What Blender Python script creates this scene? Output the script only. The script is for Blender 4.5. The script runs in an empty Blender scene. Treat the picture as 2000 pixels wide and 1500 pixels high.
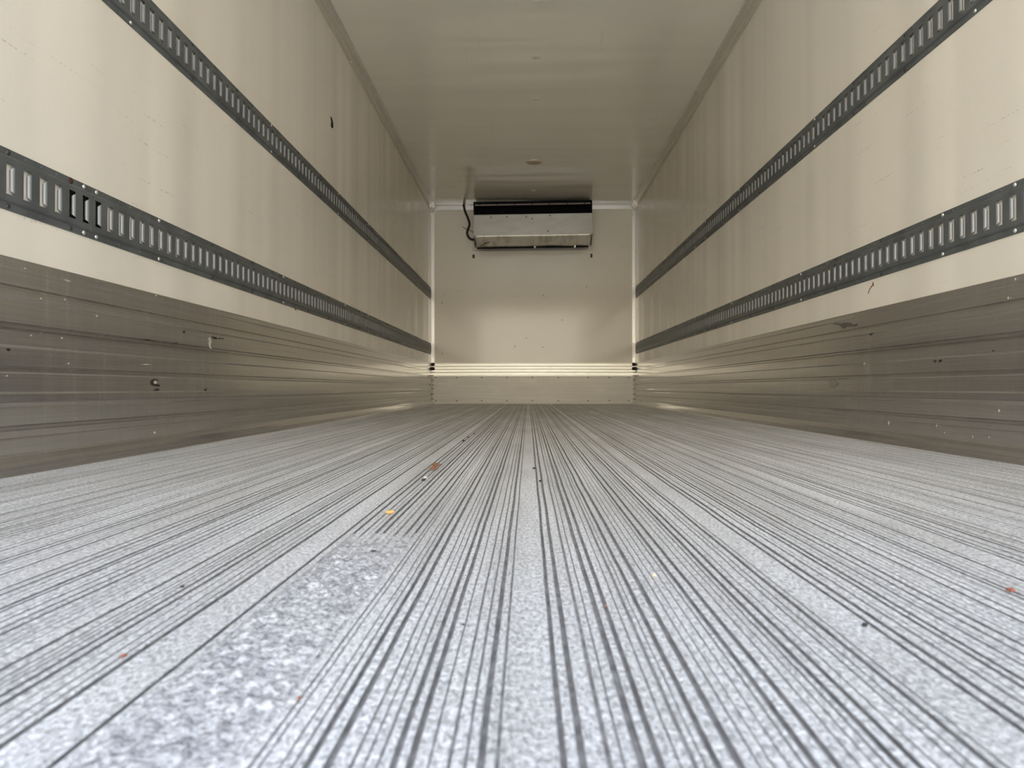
import bpy, bmesh, math, random
from mathutils import Vector, Matrix, noise
sc = bpy.context.scene
C = sc.collection
random.seed(7)

# ---------------------------------------------------------------- dimensions (metres)
XL, XR = -1.098, 1.202          # inner faces of the side walls
YB, YF = 8.0, -0.34             # front bulkhead, rear door frame
H = 2.242                       # ceiling height
CAM = Vector((0.0, 0.0, 0.179))
FPX = 1385.0
YAW, PITCH = math.atan(32/FPX), math.atan(8/FPX)

# ---------------------------------------------------------------- camera
cd = bpy.data.cameras.new('camera')
cd.sensor_width = 36.0
cd.lens = FPX/2000*36.0
cd.clip_start = 0.02
cd.dof.use_dof = True
cd.dof.focus_distance = 1.9
cd.dof.aperture_fstop = 10.0
cam = bpy.data.objects.new('camera', cd)
cam.location = CAM
cam.rotation_euler = (math.pi/2 + PITCH, 0, YAW)
C.objects.link(cam)
sc.camera = cam
RM = cam.rotation_euler.to_matrix()

# ---------------------------------------------------------------- sky and exposure
w = bpy.data.worlds.new('sky'); sc.world = w
w.use_nodes = True
nt = w.node_tree; nt.nodes.clear()
wo = nt.nodes.new('ShaderNodeOutputWorld'); bg = nt.nodes.new('ShaderNodeBackground')
tc = nt.nodes.new('ShaderNodeTexCoord'); sx = nt.nodes.new('ShaderNodeSeparateXYZ')
cr = nt.nodes.new('ShaderNodeValToRGB')
cr.color_ramp.elements[0].position = 0.0; cr.color_ramp.elements[0].color = (0.74, 0.73, 0.68, 1)
cr.color_ramp.elements[1].position = 1.0; cr.color_ramp.elements[1].color = (0.31, 0.46, 0.82, 1)
for p, c in ((0.14, (0.70, 0.71, 0.71, 1)), (0.30, (0.55, 0.64, 0.79, 1)), (0.6, (0.37, 0.51, 0.77, 1))):
    e = cr.color_ramp.elements.new(p); e.color = c
nt.links.new(tc.outputs['Generated'], sx.inputs[0])
nt.links.new(sx.outputs['Z'], cr.inputs['Fac'])
# unseen warm sky glow, added behind the open doors to brighten the far end
g1_ = nt.nodes.new('ShaderNodeVectorMath'); g1_.operation = 'DOT_PRODUCT'; g1_.inputs[1].default_value = Vector((-0.10, -1, 0.10)).normalized()
g2_ = nt.nodes.new('ShaderNodeMath'); g2_.operation = 'MAXIMUM'; g2_.inputs[1].default_value = 0.0
g3_ = nt.nodes.new('ShaderNodeMath'); g3_.operation = 'POWER'; g3_.inputs[1].default_value = 6.0
g4_ = nt.nodes.new('ShaderNodeMix'); g4_.data_type = 'RGBA'; g4_.blend_type = 'ADD'; g4_.clamp_factor = False
nt.links.new(tc.outputs['Generated'], g1_.inputs[0]); nt.links.new(g1_.outputs['Value'], g2_.inputs[0])
nt.links.new(g2_.outputs[0], g3_.inputs[0]); nt.links.new(g3_.outputs[0], g4_.inputs[0])
nt.links.new(cr.outputs['Color'], g4_.inputs[6]); g4_.inputs[7].default_value = (0.95, 0.80, 0.54, 1)
nt.links.new(g4_.outputs[2], bg.inputs['Color'])
bg.inputs['Strength'].default_value = 2.6
nt.links.new(bg.outputs[0], wo.inputs['Surface'])
sc.view_settings.view_transform = 'Standard'
sc.view_settings.look = 'None'
sc.view_settings.gamma = 1.0
sc.view_settings.use_curve_mapping = False
sc.view_settings.exposure = 1.02
sc.cycles.max_bounces = 16
sc.cycles.diffuse_bounces = 12
sc.cycles.glossy_bounces = 10
sc.cycles.sample_clamp_indirect = 8
try: sc.cycles.use_fast_gi = False
except Exception: pass
sl = bpy.data.lights.new('sun', 'SUN'); sl.energy = 9.0; sl.color = (1.0, 0.97, 0.93); sl.angle = 0.02
so_ = bpy.data.objects.new('sun', sl); C.objects.link(so_)      # from ahead and to the right of the box: lights the yard, not the inside
so_.rotation_euler = Vector((-0.75, -0.30, -0.85)).to_track_quat('-Z', 'Y').to_euler()
# daylight enters through the open rear doorway: sampling portal for the sky there
pd = bpy.data.lights.new('doorway_daylight', 'AREA'); pd.shape = 'RECTANGLE'
pd.size = XR-XL; pd.size_y = 2.0; pd.cycles.is_portal = True
po = bpy.data.objects.new('doorway_daylight', pd); C.objects.link(po)
po.location = ((XL+XR)/2, YF-0.01, 1.0); po.rotation_euler = (math.pi/2, 0, 0)

# ---------------------------------------------------------------- helpers
def ray(px, py):
    return (RM @ Vector(((px-1000)/FPX, (750-py)/FPX, -1.0))).normalized()
def on_x(px, py, x):
    d = ray(px, py); return CAM + d*((x-CAM.x)/d.x)
def on_y(px, py, y):
    d = ray(px, py); return CAM + d*((y-CAM.y)/d.y)
def on_z(px, py, z):
    d = ray(px, py); return CAM + d*((z-CAM.z)/d.z)

def mk(name, verts, faces, m, parent=None, smooth=False, loc=None):
    me = bpy.data.meshes.new(name)
    me.from_pydata([tuple(v) for v in verts], [], faces)
    me.update()
    me.materials.append(m)
    if smooth:
        me.polygons.foreach_set('use_smooth', [True]*len(me.polygons))
    o = bpy.data.objects.new(name, me); C.objects.link(o)
    if parent: o.parent = parent
    if loc: o.location = loc
    return o

class MB:
    def __init__(s): s.v = []; s.f = []
    def quad(s, a, b, c, d):
        n = len(s.v); s.v += [a, b, c, d]; s.f.append((n, n+1, n+2, n+3))
    def box(s, x0, x1, y0, y1, z0, z1):
        n = len(s.v)
        s.v += [(x, y, z) for z in (z0, z1) for y in (y0, y1) for x in (x0, x1)]
        s.f += [tuple(n+i for i in q) for q in ((0,2,3,1),(4,5,7,6),(0,1,5,4),(2,6,7,3),(0,4,6,2),(1,3,7,5))]
    def add(s, vs, fs):
        n = len(s.v); s.v += list(vs); s.f += [tuple(n+i for i in q) for q in fs]
    def dome(s, c, u, v, w_, r, h, seg=10, rings=3):
        """low round head: centre c on the surface, plane axes u v, outward axis w_"""
        c, u, v, w_ = Vector(c), Vector(u), Vector(v), Vector(w_)
        vs, fs = [], []
        for k in range(rings):
            a = k/rings*math.pi/2
            for i in range(seg):
                t = 2*math.pi*i/seg
                vs.append(c + (u*math.cos(t)+v*math.sin(t))*r*math.cos(a) + w_*h*math.sin(a))
        vs.append(c + w_*h)
        for k in range(rings-1):
            for i in range(seg):
                j = (i+1) % seg
                fs.append((k*seg+i, k*seg+j, (k+1)*seg+j, (k+1)*seg+i))
        for i in range(seg):
            fs.append(((rings-1)*seg+i, (rings-1)*seg+(i+1) % seg, len(vs)-1))
        s.add(vs, fs)
    def build(s, name, m, parent=None, smooth=False, bevel=0, loc=None):
        o = mk(name, s.v, s.f, m, parent, smooth, loc)
        if bevel:
            b = o.modifiers.new('bevel', 'BEVEL'); b.width = bevel; b.segments = 2; b.limit_method = 'ANGLE'
        return o

def fixn(o):
    bm = bmesh.new(); bm.from_mesh(o.data)
    bmesh.ops.recalc_face_normals(bm, faces=bm.faces)
    bm.to_mesh(o.data); bm.free(); return o

def extrude_y(name, prof, y0, y1, m, parent=None, closed=True, ny=1):
    """profile of (x, z) points swept along Y, capped: one solid bar"""
    n = len(prof); vs = []
    for k in range(ny+1):
        y = y0+(y1-y0)*k/ny
        vs += [(x, y, z) for x, z in prof]
    fs = []
    for k in range(ny):
        for i in range(n if closed else n-1):
            j = (i+1) % n
            fs.append((k*n+i, k*n+j, (k+1)*n+j, (k+1)*n+i))
    if closed:
        fs.append(tuple(range(n))); fs.append(tuple(reversed(range(ny*n, ny*n+n))))
    return fixn(mk(name, vs, fs, m, parent))

def tube(name, pts, r, m, parent=None, seg=8):
    P = [Vector(p) for p in pts]; Q = []
    for i in range(len(P)-1):      # Catmull-Rom
        p0, p1, p2, p3 = P[max(i-1, 0)], P[i], P[i+1], P[min(i+2, len(P)-1)]
        for k in range(6):
            t = k/6
            Q.append(0.5*((2*p1)+(p2-p0)*t+(2*p0-5*p1+4*p2-p3)*t*t+(3*p1-p0-3*p2+p3)*t**3))
    Q.append(P[-1]); vs, fs = [], []
    for i, q in enumerate(Q):
        t = (Q[min(i+1, len(Q)-1)]-Q[max(i-1, 0)]).normalized()
        u = t.cross(Vector((0.13, 1, 0.07))).normalized(); v = t.cross(u)
        vs += [q+(u*math.cos(2*math.pi*k/seg)+v*math.sin(2*math.pi*k/seg))*r for k in range(seg)]
    for i in range(len(Q)-1):
        for k in range(seg):
            l = (k+1) % seg
            fs.append((i*seg+k, i*seg+l, (i+1)*seg+l, (i+1)*seg+k))
    fs.append(tuple(range(seg))); fs.append(tuple(reversed(range((len(Q)-1)*seg, len(Q)*seg))))
    return fixn(mk(name, vs, fs, m, parent, True))

def slab(name, pts, nrm, th, m, parent=None):
    """a small plate: outline pts lying on a surface, raised by th along nrm"""
    nrm = Vector(nrm); n = len(pts)
    vs = [Vector(p)-nrm*0.0005 for p in pts]+[Vector(p)+nrm*th for p in pts]
    fs = [tuple(range(n)), tuple(range(n, 2*n))]+[(i, (i+1) % n, n+(i+1) % n, n+i) for i in range(n)]
    return fixn(mk(name, vs, fs, m, parent))

def empty(name, loc=(0, 0, 0)):
    o = bpy.data.objects.new(name, None); C.objects.link(o); o.location = loc
    o.empty_display_size = 0.05; return o
def tag(o, label=None, cat=None, group=None, kind=None):
    if label: o['label'] = label
    if cat: o['category'] = cat
    if group: o['group'] = group
    if kind: o['kind'] = kind
    return o
def struct(o, label, cat=None):
    return tag(o, label, cat, None, 'structure')

# ---------------------------------------------------------------- materials
class Mat:
    def __init__(s, name, col, rough=0.5, metal=0.0, spec=0.5):
        s.m = bpy.data.materials.new(name); s.m.use_nodes = True
        s.nt = s.m.node_tree; s.b = s.nt.nodes['Principled BSDF']
        s.b.inputs['Base Color'].default_value = (*col, 1)
        s.b.inputs['Roughness'].default_value = rough
        s.b.inputs['Metallic'].default_value = metal
        s.b.inputs['Specular IOR Level'].default_value = spec
        s.co = s.nt.nodes.new('ShaderNodeTexCoord').outputs['Object']
        s.nrm = None
    def map(s, scale=(1, 1, 1), rot=(0, 0, 0), src=None):
        n = s.nt.nodes.new('ShaderNodeMapping'); n.inputs['Scale'].default_value = scale
        n.inputs['Rotation'].default_value = rot
        s.nt.links.new(src or s.co, n.inputs['Vector']); return n.outputs[0]
    def noise(s, vec, scale, detail=4, rough=0.5):
        n = s.nt.nodes.new('ShaderNodeTexNoise'); n.inputs['Scale'].default_value = scale
        n.inputs['Detail'].default_value = detail; n.inputs['Roughness'].default_value = rough
        s.nt.links.new(vec, n.inputs['Vector']); return n.outputs['Fac']
    def voro(s, vec, scale, feature='F1'):
        n = s.nt.nodes.new('ShaderNodeTexVoronoi'); n.inputs['Scale'].default_value = scale; n.feature = feature
        s.nt.links.new(vec, n.inputs['Vector']); return n.outputs['Distance']
    def ramp(s, fac, stops):
        n = s.nt.nodes.new('ShaderNodeValToRGB'); e = n.color_ramp.elements
        while len(e) < len(stops): e.new(0.5)
        for i, (p, c) in enumerate(stops):
            e[i].position = p; e[i].color = (*c, 1) if not isinstance(c, float) else (c, c, c, 1)
        s.nt.links.new(fac, n.inputs['Fac']); return n.outputs['Color']
    def math(s, op, a, b):
        n = s.nt.nodes.new('ShaderNodeMath'); n.operation = op
        for i, v in enumerate((a, b)):
            if isinstance(v, (int, float)): n.inputs[i].default_value = v
            else: s.nt.links.new(v, n.inputs[i])
        return n.outputs[0]
    def mix(s, fac, a, b, mode='MIX'):
        n = s.nt.nodes.new('ShaderNodeMix'); n.data_type = 'RGBA'; n.blend_type = mode
        for k, v in ((0, fac), (6, a), (7, b)):
            if isinstance(v, (int, float)): n.inputs[k].default_value = v
            elif isinstance(v, tuple): n.inputs[k].default_value = (*v, 1)
            else: s.nt.links.new(v, n.inputs[k])
        return n.outputs[2]
    def bump(s, h, strength, dist):
        n = s.nt.nodes.new('ShaderNodeBump'); n.inputs['Strength'].default_value = strength
        n.inputs['Distance'].default_value = dist
        s.nt.links.new(h, n.inputs['Height'])
        if s.nrm: s.nt.links.new(s.nrm, n.inputs['Normal'])
        s.nrm = n.outputs[0]; s.nt.links.new(s.nrm, s.b.inputs['Normal'])
    def color(s, c): s.nt.links.new(c, s.b.inputs['Base Color'])
    def rough(s, r): s.nt.links.new(r, s.b.inputs['Roughness'])

WALLC = (0.82, 0.765, 0.66)
def wall_mat(name, col, axis):
    """cream fibreglass liner: pebbled gel coat, slow waviness of the panel, dirty scuffs"""
    a = Mat(name, col, 0.30, 0, 0.5)
    if axis == 'x':      # side walls: waves run along Y (vertical bands), scuffs almost along Y
        wav = a.noise(a.map((0, 1, 0.03)), 3.6, 1.5, 0.4)
        scr = a.noise(a.map((1, 1.3, 38), (0.10, 0, 0)), 1.6, 5, 0.62)
        scr2 = a.noise(a.map((1, 0.8, 60), (-0.07, 0, 0)), 2.3, 4, 0.6)
    elif axis == 'z':    # ceiling: waves run along Y (bands across)
        wav = a.noise(a.map((0.15, 1, 1)), 3.4, 1.5, 0.4)
        scr = a.noise(a.map((30, 1.3, 1), (0, 0, 0.9)), 1.2, 4, 0.6)
        scr2 = scr
    else:
        wav = a.noise(a.map((1, 1, 0.6)), 1.6, 2)
        scr = a.noise(a.map((1.5, 1, 22), (0, 0.3, 0)), 2.0, 4, 0.6)
        scr2 = a.noise(a.map((9, 1, 2), (0, 0.1, 0)), 2.0, 4, 0.6)
    m1 = a.ramp(scr, ((0.0, 0.0), (0.665, 0.0), (0.70, 1.0)))
    m2 = a.ramp(scr2, ((0.0, 0.0), (0.68, 0.0), (0.71, 1.0)))
    spots = a.noise(a.map((1, 1, 1)), 90, 3)
    brk = a.ramp(spots, ((0.46, 0.0), (0.58, 1.0)))
    msk = a.math('MULTIPLY', a.math('MAXIMUM', m1, m2), brk)
    if axis == 'x':     # scuffs sit where cargo rubs: mid height
        n = a.nt.nodes.new('ShaderNodeSeparateXYZ'); a.nt.links.new(a.co, n.inputs[0])
        band = a.ramp(a.math('MULTIPLY', n.outputs['Z'], 0.5),
                      ((0.22, 0.25), (0.36, 1.0), (0.56, 0.7), (0.75, 0.12)))
        msk = a.math('MULTIPLY', msk, band)
    blot = a.ramp(a.noise(a.map((1, 1, 1)), 2.2, 5), ((0.2, (0.95, 0.95, 0.94)), (0.8, (1, 1, 1))))
    base = a.mix(1.0, tuple(col), blot, 'MULTIPLY')
    a.color(a.mix(a.math('MULTIPLY', msk, 0.18 if axis == 'z' else 0.6), base, (0.30, 0.24, 0.15)))
    a.bump(wav, 0.9, {'x': 0.020, 'z': 0.020, 'y': 0.004}[axis])
    a.bump(a.noise(a.map((1, 1, 1)), 330, 2), {'x': 0.35, 'z': 0.10, 'y': 0.05}[axis], 0.0012)
    a.b.inputs['Roughness'].default_value = {'z': 0.14, 'y': 0.11, 'x': 0.22}[axis]
    a.b.inputs['IOR'].default_value = {'z': 2.2, 'y': 1.38, 'x': 1.5}[axis]
    return a.m

M = {}
M['wall'] = wall_mat('cream_fibreglass', WALLC, 'x')
M['bulkhead'] = wall_mat('cream_fibreglass_front', (0.82, 0.765, 0.645), 'y')
M['ceiling'] = wall_mat('cream_fibreglass_roof', (0.87, 0.825, 0.715), 'z')

def alu(name, col, rough, metal, streak=True, bumps=0.25):
    a = Mat(name, col, rough, metal, 0.5)
    v = a.noise(a.map((1, 26, 1.2)), 2.2, 5, 0.65)      # upright rubs
    h = a.noise(a.map((1, 1.2, 70)), 1.7, 5, 0.6)       # lengthwise drawing marks
    vr = a.ramp(v, ((0.30, 0.92), (0.60, 1.0), (0.72, 1.16)))
    hr = a.ramp(h, ((0.30, 0.88), (0.70, 1.08)))
    c = a.mix(1.0, a.mix(1.0, tuple(col), vr, 'MULTIPLY'), hr, 'MULTIPLY')
    nick = a.ramp(a.noise(a.map((1, 1, 1)), 70, 3, 0.5), ((0.0, 0.0), (0.735, 0.0), (0.76, 1.0)))
    a.color(a.mix(a.math('MULTIPLY', nick, 0.8), c, (0.9, 0.88, 0.82)))
    a.rough(a.math('ADD', a.math('MULTIPLY', v, 0.05), rough-0.03))
    a.bump(h, bumps, 0.0004)
    a.bump(a.noise(a.map((1, 1, 1)), 160, 2), bumps*0.5, 0.0003)
    return a.m
M['scuff'] = alu('scuff_band_aluminium', (0.53, 0.505, 0.475), 0.15, 0.8)
M['kick'] = alu('kick_plate_aluminium', (0.60, 0.565, 0.49), 0.48, 0.25, bumps=0.15)
M['strip'] = Mat('ribbed_aluminium_strip', (0.90, 0.86, 0.75), 0.32, 0.7).m
M['trim'] = Mat('white_corner_trim', (0.82, 0.79, 0.74), 0.28, 0.35).m
M['cornice'] = alu('corner_moulding_aluminium', (0.66, 0.61, 0.52), 0.35, 0.3, bumps=0.1)

a = Mat('floor_aluminium', (0.60, 0.60, 0.60), 0.42, 0.30)
g1 = a.noise(a.map((1, 0.45, 1)), 300, 2.5, 0.7)
g2 = a.noise(a.map((6, 0.35, 1)), 3.0, 5, 0.6)
rib = a.voro(a.map((1.0, 1.0, 1), (0, 0, 0.7)), 260)
dirt = a.ramp(a.noise(a.map((3.5, 0.6, 1)), 2.4, 6, 0.65), ((0.35, (0.80, 0.79, 0.77)), (0.6, (1, 1, 1))))
cc = a.ramp(g1, ((0.36, (0.50, 0.505, 0.51)), (0.50, (0.78, 0.785, 0.79)), (0.62, (0.98, 0.985, 1.0))))
a.color(a.mix(1.0, a.mix(1.0, cc, dirt, 'MULTIPLY'), a.ramp(g2, ((0.3, 0.86), (0.7, 1.08))), 'MULTIPLY'))
a.rough(a.math('ADD', a.math('MULTIPLY', g1, 0.35), 0.25))
a.bump(g1, 1.0, 0.0030)
a.bump(rib, 0.4, 0.0010)
M['floor'] = a.m
a = Mat('floor_groove_dark', (0.26, 0.25, 0.245), 0.6, 0.3)  # darker mottled grey for the groove faces
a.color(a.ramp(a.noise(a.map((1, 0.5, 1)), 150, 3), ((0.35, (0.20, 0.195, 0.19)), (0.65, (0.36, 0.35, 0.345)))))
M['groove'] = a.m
a = Mat('worn_shiny_aluminium', (0.66, 0.67, 0.69), 0.14, 0.30, 0.9)
nz = a.noise(a.map((1, 1, 1)), 120, 4, 0.7)
pit = a.ramp(a.noise(a.map((1, 1, 1)), 230, 3, 0.6), ((0.36, (0.35, 0.35, 0.36)), (0.50, (0.68, 0.685, 0.70)), (0.64, (0.97, 0.975, 0.99))))
a.color(a.mix(1.0, pit, a.ramp(a.noise(a.map((1, 0.6, 1)), 45, 3), ((0.35, (0.78, 0.78, 0.80)), (0.6, (1, 1, 1)))), 'MULTIPLY'))
a.bump(nz, 0.9, 0.0035)
M['worn'] = a.m

a = Mat('track_grey_paint', (0.125, 0.135, 0.135), 0.42, 0.35)
nz = a.noise(a.map((1, 1, 1)), 12, 4)
a.color(a.ramp(nz, ((0.35, (0.105, 0.115, 0.115)), (0.65, (0.15, 0.16, 0.16)))))
M['track'] = a.m
M['tongue'] = Mat('track_lip_steel', (0.25, 0.255, 0.255), 0.42, 0.5).m  # lighter grey steel for the rolled slot lips
M['screw'] = Mat('screw_zinc', (0.70, 0.69, 0.65), 0.3, 0.7).m
M['screw_dark'] = Mat('screw_dark', (0.06, 0.055, 0.05), 0.5, 0.5).m
M['rust'] = Mat('screw_rust', (0.06, 0.022, 0.013), 0.8, 0.1).m
M['black'] = Mat('black_rubber', (0.008, 0.008, 0.009), 0.55, 0).m
M['void'] = Mat('black_hole_shade', (0.010, 0.009, 0.008), 0.9, 0, 0.1).m  # flat black that stands for the shade inside holes
a = Mat('evaporator_sheet', (0.40, 0.385, 0.345), 0.38, 0.55)
nz = a.noise(a.map((1.2, 1, 4)), 4.0, 5, 0.6)
a.color(a.ramp(nz, ((0.30, (0.265, 0.25, 0.22)), (0.65, (0.315, 0.30, 0.265)))))
a.bump(a.noise(a.map((1, 1, 1)), 5, 3), 0.3, 0.003)
M['evap'] = a.m
a = Mat('evaporator_lower_sheet', (0.52, 0.49, 0.42), 0.36, 0.4)
nz = a.noise(a.map((2.5, 1, 1), (0, 0.7, 0)), 5.0, 5, 0.65)
a.color(a.ramp(nz, ((0.36, (0.56, 0.51, 0.41)), (0.55, (0.80, 0.76, 0.66)))))
a.bump(nz, 0.4, 0.006)
M['evap_low'] = a.m
M['coil'] = Mat('coil_black', (0.003, 0.003, 0.004), 0.7, 0.0, 0.15).m
M['smudge'] = Mat('faint_grey_smudge', (0.36, 0.335, 0.30), 0.35, 0.6).m
M['rail'] = Mat('grille_bar', (0.24, 0.20, 0.17), 0.5, 0.3).m
M['flange'] = Mat('flange_plate', (0.66, 0.60, 0.52), 0.4, 0.2).m
M['lens'] = Mat('lamp_lens_amber_brown', (0.52, 0.40, 0.21), 0.35, 0).m
M['cap'] = Mat('cream_cap', (0.78, 0.74, 0.63), 0.4, 0).m
M['scuffblack'] = Mat('black_scuff', (0.02, 0.018, 0.015), 0.7, 0).m
M['scar'] = Mat('scraped_dark_metal', (0.13, 0.115, 0.095), 0.6, 0.2).m
M['scarlight'] = Mat('scraped_bright_metal', (0.85, 0.82, 0.74), 0.35, 0.6).m
M['leaf'] = Mat('leaf_orange', (0.72, 0.36, 0.10), 0.6, 0).m
M['leafbrown'] = Mat('leaf_brown', (0.20, 0.085, 0.045), 0.7, 0).m
M['grit'] = Mat('grit_dark', (0.03, 0.024, 0.02), 0.8, 0).m
M['gritred'] = Mat('grit_red_brown', (0.28, 0.09, 0.05), 0.8, 0).m
M['gritpale'] = Mat('chip_pale', (0.75, 0.60, 0.42), 0.7, 0).m
a = Mat('yard_concrete', (0.50, 0.46, 0.39), 0.9, 0)
a.color(a.ramp(a.noise(a.map(), 1.5, 6), ((0.3, (0.52, 0.50, 0.46)), (0.7, (0.66, 0.64, 0.59)))))
M['yard'] = a.m

# ---------------------------------------------------------------- shell
T = 0.08
b = MB(); b.box(XL-T, XL, YF, YB+T, -0.12, H+T)
wall_left = struct(b.build('wall_left', M['wall']), 'cream fibreglass side wall left of the grooved floor', 'wall')
b = MB(); b.box(XR, XR+T, YF, YB+T, -0.12, H+T)
wall_right = struct(b.build('wall_right', M['wall']), 'cream fibreglass side wall right of the grooved floor', 'wall')
b = MB(); b.box(XL, XR, YB, YB+T, -0.12, H+T)
wall_back = struct(b.build('wall_back', M['bulkhead']), 'cream end wall carrying the refrigeration unit', 'wall')
b = MB(); b.box(XL, XR, YF, YB, H, H+T)
ceiling = struct(b.build('ceiling', M['ceiling']), 'cream wavy ceiling panel of the box', 'ceiling')
b = MB(); b.box(XL, XR, YF-0.02, YF+0.03, 1.96, H-0.001)
struct(b.build('trim_1', M['cornice']), 'header across the top of the open rear doorway', 'trim')
b = MB(); b.box(-14, 14, -22, YF-0.15, -1.25, -1.15)
struct(b.build('ground', M['yard']), 'pale concrete yard behind the open rear doors', 'ground')

# ---------------------------------------------------------------- floor: duct floor with long ribs and grooves
def board():
    D, t = [], []
    deep = [(16.5, 3.0), (25.8, 3.4), (54.2, 3.6), (62.9, 3.2), (90.0, 3.0), (101.0, 3.4),
            (-23.1, 3.6), (-56.8, 3.4), (-64.5, 3.2), (-95.0, 3.4), (-104.7, 3.0)]
    thin = [(38.6, 2.4), (45.5, 1.0), (72.0, 1.0), (79.0, 2.4), (84.0, 1.0), (110.0, 1.1), (116.5, 1.0),
            (-15.2, 1.5), (-30.5, 1.2), (-38.3, 1.4), (-47.9, 1.2), (-71.8, 1.5), (-78.0, 1.0), (-84.0, 1.2),
            (-111.0, 1.2), (-117.0, 1.0)]
    return sorted([(c/1000, w_/1000, 0.0030) for c, w_ in deep]+[(c/1000, w_/1000, 0.0014) for c, w_ in thin])
BOARD = board(); PITCHX = 0.242
prof = []            # (x, z, groove flag for the face that starts here)
rg = random.Random(3)
gx = []
for k in range(-5, 6):
    for c, w_, d in BOARD:
        x = k*PITCHX + c + (rg.uniform(-0.0016, 0.0016) if k else 0)
        if XL+0.05 < x < XR-0.05: gx.append((x, w_*rg.uniform(1.0, 1.35), d))
gx.sort()
prof.append((XL, 0.0, 0))
last = XL
for x, w_, d in gx:
    if x-w_/2-0.0008 <= last+0.0006: continue
    cr_ = rg.uniform(-0.0002, 0.0003)
    l, r = x-w_/2, x+w_/2
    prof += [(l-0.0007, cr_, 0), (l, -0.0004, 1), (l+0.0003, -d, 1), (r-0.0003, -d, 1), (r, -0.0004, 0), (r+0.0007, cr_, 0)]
    last = r+0.0008
prof.append((XR, 0.0, 0))
ys = [YF + (YB-YF)*(i/110)**1.6 for i in range(111)]
n = len(prof); vs = []; fs = []; mi = []
for y in ys:
    for x, z, g in prof:
        wob = 0.0007*noise.noise(Vector((x*9, y*5.0, 0))) + 0.0004*noise.noise(Vector((x*30, y*22, 5)))
        wz = 0.0006*noise.noise(Vector((x*14, y*7, 9)))
        edge = min(1, (x-XL)/0.01, (XR-x)/0.01)
        vs.append((x+wob*edge, y, z+wz*edge))
for k in range(len(ys)-1):
    for i in range(n-1):
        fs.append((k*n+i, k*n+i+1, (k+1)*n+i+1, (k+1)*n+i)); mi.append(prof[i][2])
fl = mk('floor', vs, fs, M['floor'])
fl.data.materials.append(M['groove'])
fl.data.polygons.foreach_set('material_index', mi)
struct(fl, 'grey aluminium duct floor with long grooves running to the end wall', 'floor')
b = MB(); b.box(XL, XR, YF, YB, -0.12, -0.006)
b.build('subfloor', M['floor'], fl)
# worn, beaten strip left of the middle, nearest the doors
nx, ny_ = 46, 260
vs = []; fs = []
for j in range(ny_+1):
    y = -0.20 + (0.875+0.20)*j/ny_
    xl = -0.222 + 0.006*noise.noise(Vector((0, y*9, 1))); xr = -0.134 + 0.004*noise.noise(Vector((4, y*11, 2)))
    for i in range(nx+1):
        u = i/nx; x = xl+(xr-xl)*u
        e = min(1, u*6, (1-u)*6, (ny_-j)/34)
        rag = noise.noise(Vector((x*60, y*26, 3)))
        p = Vector((x*1000/9, y*1000/17, 0))
        h = 0.0010 + 0.0030*noise.noise(p) + 0.0022*noise.noise(p*2.4)
        vs.append((x, y, -0.0012 + e*(0.0016+h)+(1-e)*0.0022*rag+e*0.0006*rag))
for j in range(ny_):
    for i in range(nx):
        q = j*(nx+1)+i; fs.append((q, q+1, q+nx+2, q+nx+1))
tag(mk('worn_patch', vs, fs, M['worn'], fl, True), 'shiny beaten strip where the ribs are worn flat')
# small beaten lip at the centre rib
vs = []
for i in range(24):
    t = math.pi*i/23
    vs.append((-0.0015+0.0125*math.cos(t+math.pi), 0.515-0.030*math.sin(t), -0.0002))
tube('worn_lip', vs, 0.0006, M['worn'], fl, 6)

# ---------------------------------------------------------------- scuff bands low on the side walls
PR = [(0.0, .457), (.009, .455), (.010, .452), (.010, .436), (.009, .434), (.010, .432), (.010, .397), (.004, .3945), (.004, .3885), (.010, .387),
      (.0105, .372), (.0095, .369), (.0105, .366), (.0115, .318), (.004, .3145), (.004, .3085), (.0115, .307), (.004, .305), (.004,.301), (.0115, .2995), (.0115, .270), (.0105, .2675),
      (.012, .265), (.012, .226), (.004, .2225), (.004, .2155), (.0115, .213), (.0105, .210), (.0115, .171), (.016, .166), (.016, .152),
      (.0115, .147), (.0110, .139), (.0125, .136), (.0115, .100), (.004, .0965), (.004, .0905), (.0125, .088), (.0125, .074), (.0115, .072), (.0125, .070), (.0130, .040),
      (.019, .034), (.024, .024), (.031, .014), (.042, .006), (.060, .0025), (.062, -.004), (0.0, -.004)]
bl = extrude_y('baseboard_left', [(XL-0.001+x, z) for x, z in PR], YF, YB-0.001, M['scuff'])
br = extrude_y('baseboard_right', [(XR+0.001-x, z) for x, z in PR], YF, YB-0.001, M['scuff'])
struct(bl, 'brown-grey aluminium scuff band with lengthwise steps, low on the left wall', 'scuff band')
struct(br, 'brown-grey aluminium scuff band with lengthwise steps, low on the right wall', 'scuff band')

# back wall: flat kick plate and the ribbed bright strip above it
b = MB(); b.box(XL+0.012, XR-0.012, YB-0.006, YB+0.001, 0.004, 0.312)
kp = struct(b.build('baseboard_back', M['kick'], bevel=0.001), 'flat riveted metal kick plate at the foot of the end wall', 'kick plate')
rx = [851, 892, 940.6, 990, 1040, 1090.6, 1148.5, 1190, 1228]
for py in (737.5, 782.5):
    for px in rx:
        p = on_y(px, py, YB-0.006)
        r_ = MB(); r_.dome(p, (1, 0, 0), (0, 0, 1), (0, -1, 0), 0.0068, 0.003)
        r_.build('rivet', M['screw_dark'], kp, True)
SP = [(0.0, .310), (.010, .312), (.012, .318)]
zc = .322
for k in range(4):
    zz = .322+k*.0345
    for i in range(7):
        t = math.pi*i/6
        SP.append((.012+.0026*math.sin(t), zz+.0285*(i/6)))
    SP.append((.009, zz+.0300)); SP.append((.009, zz+.0325))
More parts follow.
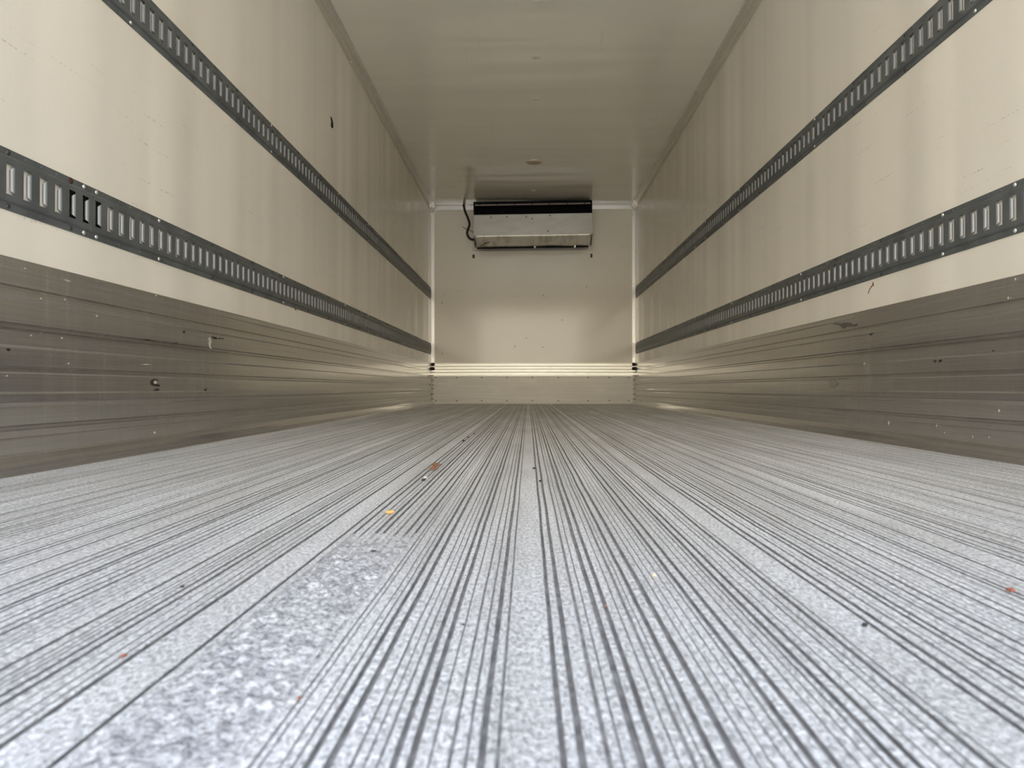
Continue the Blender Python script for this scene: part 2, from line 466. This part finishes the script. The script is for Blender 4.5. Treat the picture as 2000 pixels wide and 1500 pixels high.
SP += [(.010, .460), (0.0, .463)]
vs = []; n = len(SP)
for x in (XL+0.010, XR-0.010): vs += [(x, YB+0.001-d, z) for d, z in SP]
fs = [(i, (i+1) % n, n+(i+1) % n, n+i) for i in range(n)]+[tuple(range(n)), tuple(range(n, 2*n))]
st = fixn(mk('trim_2', vs, fs, M['strip']))
struct(st, 'bright ribbed aluminium strip above the kick plate on the end wall', 'trim')

# ---------------------------------------------------------------- corner trims
def corner(name, x, s):
    b = MB()
    b.box(min(x, x+s*0.036), max(x, x+s*0.036), YB-0.004, YB+0.001, 0.464, H-0.045)
    b.box(min(x, x+s*0.004), max(x, x+s*0.004), YB-0.036, YB-0.003, 0.464, H-0.045)
    o = struct(b.build(name, M['trim'], bevel=0.001),
               'upright white metal corner trim where the end wall meets the %s wall' % ('left' if s > 0 else 'right'), 'trim')
    for z in (0.53, 0.68, 0.97, 1.35, 1.75, 2.13):
        r_ = MB(); r_.dome((x+s*0.021, YB-0.004, z), (1, 0, 0), (0, 0, 1), (0, -1, 0), 0.006, 0.003)
        r_.build('rivet', M['screw'], o, True)
    return o
corner('trim_3', XL, 1); corner('trim_4', XR, -1)
b = MB(); b.box(XL+0.012, XR-0.012, YB-0.005, YB+0.001, H-0.048, H-0.001); b.box(XL+0.012, XR-0.012, YB-0.030, YB-0.004, H-0.005, H-0.001)
struct(b.build('trim_5', M['trim'], bevel=0.001), 'white metal trim along the top of the end wall', 'trim')
def cornice(num, s, y0, y1, word):
    x = XL if s > 0 else XR
    P = [(0, 0), (.046, 0), (.046, -.0025), (.040, -.004), (.033, -.009), (.016, -.031), (.013, -.034), (.0055, -.040), (.004, -.064), (.0025, -.070), (0, -.070)]
    o = extrude_y('trim_%d' % num, [(x+s*a_, H+z_) for a_, z_ in P], y0, y1, M['cornice'])
    struct(o, 'grey metal corner moulding between ceiling and %s wall, %s length' % ('left' if s > 0 else 'right', word), 'trim')
    y = y0+0.06
    while y < y1-0.02:
        for px_, pz_, nx_, nz_ in ((.0048, -.052, 1, -.06), (.039, -.0045, .2, -1)):
            r_ = MB(); w_ = Vector((s*nx_, 0, nz_)).normalized(); u = Vector((0, 1, 0)); v = w_.cross(u)
            r_.dome((x+s*px_, y, H+pz_), u, v, w_, 0.0085, 0.005)
            r_.build('rivet', M['screw'], o, True)
        y += 0.42
    return o
for s, nn in ((1, 6), (-1, 8)):
    cornice(nn, s, YF, 4.915, 'nearer')
    cornice(nn+1, s, 4.928, YB-0.01, 'farther')
# bright end brackets and black plugs in the far corners
for s, x in ((1, XL), (-1, XR)):
    side = 'left' if s > 0 else 'right'
    e = MB(); e.box(min(x+s*0.001, x+s*0.052), max(x+s*0.001, x+s*0.052), YB-0.20, YB-0.055, H-0.030, H-0.001)
    vs_ = [(x+s*.002, YB-.20, H-.074), (x+s*.012, YB-.20, H-.072), (x+s*.05, YB-.20, H-.012), (x+s*.05, YB-.20, H-.001), (x+s*.002, YB-.20, H-.001)]
    n = 5; vv = vs_+[(a_, YB-.06, c_) for a_, _, c_ in vs_]
    o = fixn(mk('corner_bracket', vv, [(i, (i+1) % n, n+(i+1) % n, n+i) for i in range(n)]+[tuple(range(n)), tuple(range(n, 2*n))], M['trim']))
    tag(o, 'pale metal bracket in the upper %s corner above the end wall' % side, 'bracket', 'corner brackets at the end wall')
    for z, wd in ((.446, 'upper'), (.398, 'lower')):
        p = MB(); p.dome((x+s*0.022, YB-0.020, z), (1, 0, 0), (0, 0, 1), (0, -1, 0), 0.020, 0.012, 12)
        p.box(x+s*0.022-.011, x+s*0.022+.011, YB-0.020, YB-0.004, z-.011, z+.011)
        tag(p.build('rubber_plug', M['black'], smooth=False), '%s of two round black plugs in the %s corner beside the bright strip' % (wd, side), 'plug', 'black corner plugs')
    # edge angle with dark rivets down the kick plate corner
    e = MB(); e.box(min(x+s*.012, x+s*.030), max(x+s*.012, x+s*.030), YB-.011, YB-.005, .004, .37)
    o = struct(e.build('trim_%d' % (10 if s > 0 else 11), M['kick'], bevel=.001), 'narrow metal angle closing the %s corner of the kick plate' % side, 'trim')
    for z in (.02, .055, .11, .17, .215, .27):
        r_ = MB(); r_.dome((x+s*0.021, YB-0.011, z), (1, 0, 0), (0, 0, 1), (0, -1, 0), 0.006, 0.003)
        r_.build('rivet', M['screw_dark'], o, True)

# ---------------------------------------------------------------- logistics rails on the side walls
P_ = 0.0508
def rail(side, z0, y0, ncell, label, group, special=()):
    """slotted steel rail; side +1 = on the left wall. Plate bulges 12 mm; each slot's edges are rolled inwards."""
    X = XL if side > 0 else XR
    hgt, d, fz = 0.130, 0.0085, 0.0155
    L = ncell*P_
    b, tg = MB(), MB()
    def pt(y, dd, z): return (X+side*dd, y0+y, z0+z)
    def q(bb, y_a, y_b, d_a, z_a, d_b, z_b):
        bb.quad(pt(y_a, d_a, z_a), pt(y_b, d_a, z_a), pt(y_b, d_b, z_b), pt(y_a, d_b, z_b))
    e = 0.0006
    # flanges with a turned lip, and the slopes up to the raised web
    for za, zb in ((0.0, fz), (hgt, hgt-fz)):
        sg = 1 if zb > za else -1
        q(b, e, L-e, 0.0, za, 0.0030, za+sg*0.0006)
        q(b, e, L-e, 0.0030, za+sg*0.0006, 0.0030, zb)
        q(b, e, L-e, 0.0030, zb, 0.0070, zb+sg*0.0028)
        q(b, e, L-e, 0.0070, zb+sg*0.0028, d, zb+sg*0.0060)
    lo, hi = fz+0.006, hgt-fz-0.006
    s0, s1 = 0.0322, 0.0978            # slot in z
    h0, h1 = 0.0125, 0.0380            # slot along the rail inside its cell
    q(b, e, L-e, d, lo, d, s0)
    q(b, e, L-e, d, s1, d, hi)
    for k in range(ncell):
        y = k*P_
        # web left and right of the slot
        q(b, y if k else e, y+h0, d, s0, d, s1)
        q(b, y+h1, y+P_ if k < ncell-1 else L-e, d, s0, d, s1)
        # slot ends (thickness) and bevelled upper and lower corners
        for zz, sg in ((s0, 1), (s1, -1)):
            q(b, y+h0, y+h1, d, zz, d-0.003, zz)
            for ya, yb in ((y+h1, y+h1-0.003),):
                n = len(b.v)
                b.v += [pt(ya, d, zz), pt(yb, d, zz), pt(ya, d, zz+sg*0.007)]
                b.f.append((n, n+1, n+2))
        # rolled tongues, trapezoid: shorter at their free edge
        for ya, sg in ((y+h1, -1), (y+h0, 1)):
            r = 0.0070; prev = None
            for i in range(6):
                t = (math.pi/2)*i/5
                yy = ya+sg*r*math.sin(t)*(0.95 if sg < 0 else 0.55); dd = d-r*(1-math.cos(t))
                ins = 0.0030+0.0085*(i/5)
                cur = (pt(yy, dd, s0+ins), pt(yy, dd, s1-ins))
                if prev: tg.quad(prev[0], cur[0], cur[1], prev[1])
                prev = cur
        # small dimples on both flanges
        for zz in (0.0085, hgt-0.0085):
            b.dome(pt(y+P_/2, 0.0030, zz), (0, 1, 0), (0, 0, 1), (side, 0, 0), 0.0026, 0.0018, 6, 2)
    # closed ends
    for yy in (e, L-e):
        n = len(b.v)
        b.v += [pt(yy, 0, 0), pt(yy, .003, .0006), pt(yy, .003, fz), pt(yy, d, fz+.006), pt(yy, d, hgt-fz-.006), pt(yy, .003, hgt-fz), pt(yy, .003, hgt-.0006), pt(yy, 0, hgt)]
        b.f.append(tuple(range(n, n+8)))
    root = empty('e_track_rail'.replace('e_track', 'cargo'), (X, y0, z0))
    tag(root, label, 'cargo rail', group)
    o = b.build('slotted_plate', M['track'], root); o.matrix_parent_inverse = Matrix.Translation((-X, -y0, -z0))
    o = tg.build('rolled_slot_lips', M['tongue'], root, True); o['label'] = 'lighter grey slot lips'
    o.matrix_parent_inverse = Matrix.Translation((-X, -y0, -z0))
    # fixing screws near the ends and every sixth slot
    ks = sorted(set([0, ncell-1]+([k_ for k_, _ in special])+list(range(6, ncell-2, 7))))
    for k in ks:
        for zz in (0.0085, hgt-0.0085):
            ms = 'rust' if ((k, zz > .05) in special) else ('screw_dark' if (k*7+int(zz*100)) % 3 else 'screw')
            r_ = MB(); r_.dome(pt(k*P_+P_/2, 0.0032, zz), (0, 1, 0), (0, 0, 1), (side, 0, 0), 0.0058 if ms != 'rust' else 0.0085, 0.0032, 10)
            o = r_.build('screw', M[ms], root, True); o.matrix_parent_inverse = Matrix.Translation((-X, -y0, -z0))
            if ms == 'rust': o['label'] = 'rusty screw'
    return root
def hollow_shade(root, ya, yb, X, side, z0, y0):  # flat black sheet: the hollow's shade is put into its colour
    b = MB(); b.box(min(X+side*.0004, X+side*.0012), max(X+side*.0004, X+side*.0012), ya, yb, z0+.025, z0+.105)
    o = b.build('slot_hollow_shade', M['void'], root); o.matrix_parent_inverse = Matrix.Translation((-X, -y0, -z0))
    o['label'] = 'flat black sheet standing for the shaded hollow behind the joint slots'

for side, word, ZL, ZU, J in ((1, 'left', .5535, 1.1770, 1.745), (-1, 'right', .5585, 1.1830, 1.748)):
    X = XL if side > 0 else XR
    for lev, z0 in (('lower', ZL), ('upper', ZU)):
        n0 = 40 if lev == 'lower' else 0
        wheres = []
        if n0:
            ya = J-n0*P_
            r = rail(side, z0, ya, n0, 'grey slotted cargo rail, %s wall, nearest length of the lower row' % word,
                     'slotted cargo rails along the walls', {(38, True)})
            hollow_shade(r, J-P_*2+.0 if side > 0 else J-P_*1, J, X, side, z0, ya)
        k0 = 0 if n0 else -24
        y0 = J+k0*P_
        nl = 'middle length of the lower row' if n0 else 'nearer length of the upper row'
        r = rail(side, z0, y0, 60-k0, 'grey slotted cargo rail, %s wall, %s' % (word, nl), 'slotted cargo rails along the walls')
        if n0 and side > 0: hollow_shade(r, J, J+P_, X, side, z0, y0)
        y1 = J+60*P_
        nc = int((YB-0.04-y1)/P_)
        rail(side, z0, y1, nc, 'grey slotted cargo rail, %s wall, farthest length of the %s row' % (word, lev),
             'slotted cargo rails along the walls')

# ---------------------------------------------------------------- refrigeration unit
FY = 7.655                       # its front face
s_ = FPX/FY
UX0, UX1 = -0.592, 0.690
ev = empty('refrigeration_unit', (0.05, YB, 1.72))
tag(ev, 'grey metal refrigeration evaporator with black intake hanging high on the end wall', 'refrigeration unit')
ROT = Matrix.Translation((0.05, YB, 1.95)) @ Matrix.Rotation(math.radians(-0.65), 4, 'Y') @ Matrix.Translation((-0.05, -YB, -1.95))
def upart(o, rot=True):
    if rot: o.data.transform(ROT)
    o.parent = ev; o.matrix_parent_inverse = Matrix.Translation((-0.05, -YB, -1.72)); return o
zt, zi, zf, zl = 2.197, 2.060, 1.834, 1.722
# side cheeks: top front, intake, front sheet, slope back under
for x0, x1, nm in ((UX0, UX0+.004, 'side_panel'), (UX1-.004, UX1, 'side_panel')):
    out = [(FY, zt), (FY, zf), (FY+.125, zl+.004), (YB-.004, zl+.085), (YB-.004, zt)]
    n = 5; vs = [(x0, y, z) for y, z in out]+[(x1, y, z) for y, z in out]
    upart(fixn(mk(nm, vs, [tuple(range(n)), tuple(range(n, 2*n))]+[(i, (i+1) % n, n+(i+1) % n, n+i) for i in range(n)], M['evap'])))
b = MB(); b.box(UX0+.004, UX1-.004, FY, YB-.004, zt-.004, zt); upart(b.build('top_panel', M['coil']))
b = MB(); b.box(UX0+.004, UX1-.004, FY-.002, FY+.003, zi-.226, zi); b.box(UX0-.001, UX1+.001, FY-.004, FY, zi-.010, zi)
fp = upart(b.build('front_panel', M['evap'], bevel=.001))
for px, py in ((959, 424.5), (990, 423.5), (1028, 423.5), (1039.5, 427), (1074.5, 421), (1070, 451.5)):
    p = on_y(px, py, FY-.002); r_ = MB(); r_.dome(p, (1, 0, 0), (0, 0, 1), (0, -1, 0), 0.0085, 0.003)
    o = upart(r_.build('screw', M['screw_dark'], None, True), False); 
# lower sloping sheet, dented
nx, nz_ = 40, 6; vs = []; fs = []
for j in range(nz_+1):
    t = j/nz_
    for i in range(nx+1):
        u = i/nx; x = UX0+.006+.020*t+(UX1-UX0-.012-.040*t)*u
        dn = 0.006*noise.noise(Vector((u*9, t*1.5, 4)))*math.sin(math.pi*t*.5)
        vs.append((x, FY+.118*t+dn, zf-(.100)*t+dn))
for j in range(nz_):
    for i in range(nx):
        q = j*(nx+1)+i; fs.append((q, q+1, q+nx+2, q+nx+1))
o = mk('lower_panel', vs, fs, M['evap_low'], None, True)
sol = o.modifiers.new('thickness', 'SOLIDIFY'); sol.thickness = .003; sol.offset = -1
upart(o); o['label'] = 'paler sloping lower sheet with streaks'
# black bar fills the gap under the sheet, its shade put into colour
b = MB(); b.box(UX0+.024, UX1-.036, FY+.118, FY+.150, zl-.002, zl+.018); upart(b.build('air_outlet_shade', M['coil']))
# black intake behind the grille bar
b = MB(); b.box(UX0+.004, UX1-.004, FY+.16, FY+.175, zi, zt-.004); upart(b.build('coil', M['coil']))
b = MB(); b.box(UX0, UX1, FY-.004, FY+.004, zt-.026, zt+.004); b.box(UX0, UX0+.010, FY-.004, FY+.004, zi, zt); b.box(UX1-.010, UX1, FY-.004, FY+.004, zi, zt)
for i in range(22):
    x = UX0+.03+(UX1-UX0-.06)*i/21
    b.box(x-.0012, x+.0012, FY+.004, FY+.006, zi, zt-.02)
for i in range(4):
    z = zi+.012+i*.026
    b.box(UX0+.01, UX1-.01, FY+.003, FY+.0045, z-.001, z+.001)
upart(b.build('intake_grille', M['coil']))
b = MB(); b.box(UX0+.016, UX1-.018, FY-.010, FY-.003, zt-.041, zt-.026); gb = upart(b.build('grille_bar', M['rail'], bevel=.001)); gb['label'] = 'thin pale bar across the black intake'
for i in range(7):
    x = UX0+.07+(UX1-UX0-.15)*i/6
    r_ = MB(); r_.dome((x, FY-.010, zt-.0335), (1, 0, 0), (0, 0, 1), (0, -1, 0), 0.0075, 0.004)
    upart(r_.build('bolt', M['screw_dark'], None, True))
# mounting flange on the wall
b = MB(); b.box(UX0-.045, UX1+.040, YB-.006, YB-.0005, 1.728, 1.795)
b.box(UX0-.045, UX0+.006, YB-.006, YB-.0005, 1.795, 2.12); b.box(UX1-.004, UX1+.040, YB-.006, YB-.0005, 1.795, 2.12)
b.box(UX0-.045, UX1+.040, YB-.014, YB-.006, 1.728, 1.733)
upart(b.build('mounting_flange', M['flange'], bevel=.001), False)
# drain fitting and a bent clip on the lower lip
p = on_y(1044.5, 482, FY+.10)
b = MB(); b.dome(p, (1, 0, 0), (0, 0, 1), (0, -1, 0), .014, .014, 12, 4); b.box(p.x-.010, p.x+.010, p.y, p.y+.03, p.z-.010, p.z+.010)
o = upart(b.build('drain_fitting', M['trim'], None, True), False)
p = on_y(1123, 481, FY+.11)
b = MB(); b.box(p.x-.008, p.x+.008, p.y-.004, p.y+.02, p.z-.012, p.z+.012); upart(b.build('retaining_clip', M['evap_low'], bevel=.001), False)
p0, p1 = on_y(938, 481, FY+.10), on_y(956, 473, FY+.05)
o = tube('bent_wire_stay', [p0, (p0+p1)/2+Vector((0, -.006, .004)), p1], .004, M['coil']); upart(o, False)

pts = [on_y(905.5, 400, YB-.045), on_y(908, 412, YB-.05), on_y(913.5, 425, YB-.055), on_y(917, 438, YB-.06), on_y(913.5, 449, YB-.06), on_y(912.5, 457, YB-.06),
       on_y(917, 465, YB-.06), on_y(922, 467.5, YB-.06), on_y(929, 467.5, YB-.06)]
tag(tube('refrigerant_hose', pts, .0125, M['black'], None, 10), 'black hose curling down beside the refrigeration unit', 'hose')
pts = [on_y(904, 443, YB-.012), on_y(909, 446, YB-.02), on_y(917, 449, YB-.03), on_y(926, 454, YB-.04)]
tag(tube('sensor_wire', pts, .0032, M['rail'], None, 6), 'thin grey wire crossing behind the black hose', 'wire')
for px, py, wd in ((925, 501, 'left'), (1155, 499.5, 'right')):
    p = on_y(px, py, YB); b = MB(); b.box(p.x-.011, p.x+.011, YB-.016, YB+.0005, p.z-.020, p.z+.020); b.box(p.x-.007, p.x+.007, YB-.022, YB-.014, p.z-.012, p.z+.016)
    tag(b.build('wall_clip', M['screw_dark'], bevel=.002), 'small black clip below the %s end of the refrigeration unit' % wd, 'clip', 'black clips under the unit')
for px, py in ((1061, 577), (1028, 660), (1006, 676), (1060, 678), (863, 592), (864, 691), (1098, 625), (1145, 560)):
    p = on_y(px, py, YB); r_ = MB(); r_.dome(p, (1, 0, 0), (0, 0, 1), (0, -1, 0), 0.006, 0.0015, 8, 2)
    r_.build('nick', M['scar'], wall_back, True)

# ---------------------------------------------------------------- ceiling fittings
p = on_z(1043, 316, H)
lamp = empty('ceiling_lamp', (p.x, p.y, H)); tag(lamp, 'small round amber-brown ceiling lamp, switched off, in front of the refrigeration unit', 'ceiling lamp')
def ring(r0, r1, h, seg=40):
    b = MB(); vs = []
    for rr, hh in ((r1, 0), (r1, h*.6), (r1-.003, h), (r0+.002, h), (r0, h*.5)):
        vs += [(rr*math.cos(2*math.pi*i/seg), rr*math.sin(2*math.pi*i/seg), -hh) for i in range(seg)]
    fs = [(k*seg+i, k*seg+(i+1) % seg, (k+1)*seg+(i+1) % seg, (k+1)*seg+i) for k in range(4) for i in range(seg)]
    b.add(vs, fs); return b
fixn(ring(.060, .072, .012).build('lamp_rim', M['flange'], lamp, True))
b = MB(); b.dome((0, 0, -.004), (1, 0, 0), (0, 1, 0), (0, 0, -1), .061, .012, 32, 5); b.build('lens', M['lens'], lamp, True)
for i, (px, py) in enumerate(((1049, 3), (1047, 112), (1047, 194), (1047, 250), (1042, 372))):
    p = on_z(px, py, H); c = MB()
    c.dome((0, 0, 0.0005), (1, 0, 0), (0, 1, 0), (0, 0, -1), .028, .0045, 24, 5)
    lab = ['cream round fastener head on the ceiling, nearest, cut by the top edge of the picture', 'cream round fastener head on the ceiling, second from the nearest',
           'cream round fastener head on the ceiling, third from the nearest', 'cream round fastener head on the ceiling, last before the amber lamp',
           'cream round fastener head on the ceiling between amber lamp and refrigeration unit'][i]
    tag(c.build('ceiling_fastener', M['cap'], None, True, loc=(p.x, p.y, H)), lab, 'fastener', 'round fasteners along the ceiling')

# ---------------------------------------------------------------- marks on the walls
def mark(name, outline, X, side, m, parent, off=0.0, th=.0006, label=None):
    pts = [on_x(px, py, X+side*off) for px, py in outline]
    o = slab(name, pts, (side, 0, 0), th, m, parent)
    if label: o['label'] = label
    return o
mark('puncture', [(645, 227), (648, 230), (650, 237), (651, 246), (650, 251), (647, 249), (646, 243), (647, 238)], XL, 1, M['void'], wall_left, 0, .0006, 'black torn hole in the cream panel')
mark('red_smear', [(576, 600), (579, 602), (578, 607), (575, 604)], XL, 1, M['gritred'], wall_left)
O = .0115
mark('scrape', [(277, 662), (290, 662), (304, 667), (290, 665)], XL, 1, M['scuffblack'], bl, O)
mark('scrape', [(407, 660), (411, 659), (413, 668), (411, 674), (413, 681), (410, 680), (408, 672), (409, 668)], XL, 1, M['scarlight'], bl, O, label='bright bare scrape')
for q in ([(414, 657), (424, 659), (423, 663), (418, 661)], [(427, 660), (438, 661), (437, 662), (428, 662)], [(359, 646), (361, 646), (361, 651), (359, 650)],
          [(337, 669), (340, 669), (340, 671), (337, 671)], [(343, 669), (347, 669), (347, 671), (343, 671)], [(12, 681), (17, 680), (21, 684), (16, 686)]):
    mark('scuff_mark', q, XL, 1, M['scuffblack'], bl, O)
rg_ = [(303+8*math.cos(t)*f, 747+7*math.sin(t)*f) for f, ts in ((1, range(40, 330, 20)), (.55, range(310, 30, -20))) for t in [math.radians(v) for v in ts]]
mark('gouge', rg_, XL, 1, M['scuffblack'], bl, O, label='ring-shaped black gouge')
mark('gouge_core', [(300, 745), (304, 743), (307, 747), (304, 750), (301, 749)], XL, 1, M['scarlight'], bl, O)
mark('scuff_mark', [(302, 760), (307, 759), (312, 761), (309, 763), (303, 762)], XL, 1, M['scuffblack'], bl, O)
mark('scuff_mark', [(306, 751), (312, 752), (311, 755), (306, 754)], XL, 1, M['scuffblack'], bl, O)
mark('scuff_mark', [(396, 766), (401, 760), (405, 758), (401, 764), (397, 768)], XL, 1, M['scuffblack'], bl, O)
mark('chip', [(299, 844), (302, 842), (304, 846), (301, 848)], XL, 1, M['scarlight'], bl, O)
mark('scrape', [(125, 546), (133, 547), (139, 550), (131, 549)], XL, 1, M['scarlight'], bl, O)
mark('scrape', [(276, 712), (285, 711), (296, 712), (285, 713)], XL, 1, M['scarlight'], bl, O)
for px, py in ((80, 583), (127, 585), (189, 617), (49, 524), (305, 577), (61, 655), (121, 660), (134, 710), (14, 734)):
    mark('chip', [(px-1.5, py), (px, py-1.5), (px+1.6, py), (px, py+1.8)], XL, 1, M['scarlight'], bl, O)
mark('scuff_mark', [(1625, 634), (1634, 631), (1642, 632), (1650, 630), (1660, 631), (1665, 635), (1674, 632), (1670, 637), (1660, 638), (1652, 637), (1646, 642), (1642, 637), (1636, 634)],
     XR, -1, M['scar'], br, O, label='dark torn scrape with ragged ends')
for q in ([(1697, 653), (1700, 651), (1703, 651), (1700, 655)], [(1823, 705), (1826, 703), (1829, 705), (1826, 708)], [(1833, 705), (1837, 702), (1840, 704), (1836, 708)],
          [(1938, 684), (1941, 684), (1941, 686), (1938, 686)], [(1620, 745), (1629, 742), (1637, 748), (1632, 755), (1622, 756)]):
    mark('scuff_mark', q, XR, -1, M['scuffblack'] if q[0][0] != 1620 else M['smudge'], br, O)
for px, py, r_ in ((1736, 826, 3), (1829, 832, 1.8), (1951, 777, 1.8), (1951, 802, 2.2), (1969, 582, 2), (1900, 853, 1.8), (1932, 854, 1.8), (1845, 845, 1.5), (1912, 778, 1.3), (1688, 710, 1.8), (1983, 545, 2)):
    mark('chip', [(px-r_*.6, py), (px, py-r_*1.3), (px+r_*.7, py), (px, py+r_*1.5)], XR, -1, M['scarlight'], br, O)
mark('hairline_crack', [(1704, 552), (1706, 551), (1707, 558), (1703, 560), (1699, 566), (1696, 574), (1695, 573), (1698, 565), (1702, 558), (1704, 557)], XR, -1, M['leafbrown'], wall_right, 0)

# ---------------------------------------------------------------- litter on the floor
def crumb(name, px, py, sx_, sy_, sz_, m, label, cat, group=None, curl=0.0, seed=1, z0=0.0006):
    p = on_z(px, py, 0.0)
    rr = random.Random(seed); bm = bmesh.new()
    bmesh.ops.create_icosphere(bm, subdivisions=2, radius=1)
    for v in bm.verts:
        k = 1+0.25*noise.noise(v.co*1.7+Vector((seed, 0, 0)))
        v.co = Vector((v.co.x*sx_*k, v.co.y*sy_*k, v.co.z*sz_*k+curl*(v.co.x**2)))
    me = bpy.data.meshes.new(name); bm.to_mesh(me); bm.free(); me.materials.append(m)
    o = bpy.data.objects.new(name, me); C.objects.link(o)
    o.location = (p.x, p.y, z0+sz_*.7); o.rotation_euler = (0, 0, rr.uniform(0, 3))
    return tag(o, label, cat, group)
def leaf(px, py, ln, wd, m, label, seed, rz, tilt=0.3):
    p = on_z(px, py, 0.002); vs, fs = [], []
    rr = random.Random(seed); N, K = 10, 4
    for i in range(N+1):
        t = i/N; w_ = wd*math.sin(math.pi*t)**.8*(1+.25*rr.uniform(-1, 1))+.0002
        for k in range(K+1):
            u = k/K*2-1
            vs.append(((t-.5)*ln, u*w_, .25*ln*(t-.5)**2*2+abs(u)*w_*.5+rr.uniform(-.0003, .0003)))
    for i in range(N):
        for k in range(K):
            q = i*(K+1)+k; fs.append((q, q+1, q+K+2, q+K+1))
    o = mk('dry_leaf', vs, fs, m, None, True)
    so = o.modifiers.new('thickness', 'SOLIDIFY'); so.thickness = .0005
    o.location = (p.x, p.y, .0018); o.rotation_euler = (tilt, 0, rz)
    return tag(o, label, 'leaf', 'dry leaf scraps on the floor')
leaf(762, 1002, .0135, .0040, M['leaf'], 'orange dry leaf scrap lying across the grooves above the shiny worn strip', 2, .15, .45)
leaf(852, 910, .024, .007, M['leafbrown'], 'brown dry leaf scrap, farther one of the brown pair left of centre', 3, .6)
leaf(847, 917, .022, .008, M['leafbrown'], 'brown dry leaf scrap, nearer one of the brown pair left of centre', 4, -.3)
G = 'specks of grit on the floor'
for i, (px, py, s1_, m, lab) in enumerate((
    (827, 939, .0045, 'grit', 'black crumb in a groove just nearer than the brown leaf scraps'),
    (831, 934, .0040, 'gritpale', 'pale chip just nearer than the brown leaf scraps'),
    (905, 862, .0060, 'grit', 'black crumb left of centre, halfway towards the end wall'),
    (914, 855, .0050, 'gritred', 'red-brown crumb left of centre, farther than the black crumb'),
    (926, 848, .0050, 'grit', 'farthest black crumb left of centre'),
    (1043, 916, .0042, 'grit', 'black crumb in the groove right of the middle rib, farther of two'),
    (1055, 941, .0036, 'grit', 'black crumb in the groove right of the middle rib, nearer of two'),
    (1689, 1224, .0030, 'grit', 'dark brown crumb on the smooth rib at the right'),
    (1183, 1186, .0018, 'gritred', 'red-brown crumb in a groove just right of the middle'),
    (1974, 1156, .0040, 'gritred', 'long red-brown flake near the right edge of the picture'),
    (1278, 1126, .0028, 'gritpale', 'pale tan chip right of the middle'),
    (905, 1222, .0014, 'grit', 'tiny dark speck on a rib left of the middle'),
    (241, 1284, .0022, 'gritred', 'red-brown speck on the smooth rib at the left'),
    (356, 1148, .0022, 'grit', 'dark speck at the left on the groove edge'),
    (730, 1080, .0030, 'grit', 'black sliver at the far end of the shiny worn strip'),
    (338, 1422, .0018, 'gritred', 'brown speck on the shiny worn strip near the bottom of the picture'),
    (585, 1366, .0016, 'gritred', 'brown speck on the rib just right of the shiny worn strip'))):
    crumb('grit_crumb', px, py, s1_, s1_*.7, s1_*.45, M[m], lab, 'grit', G, seed=i+1)
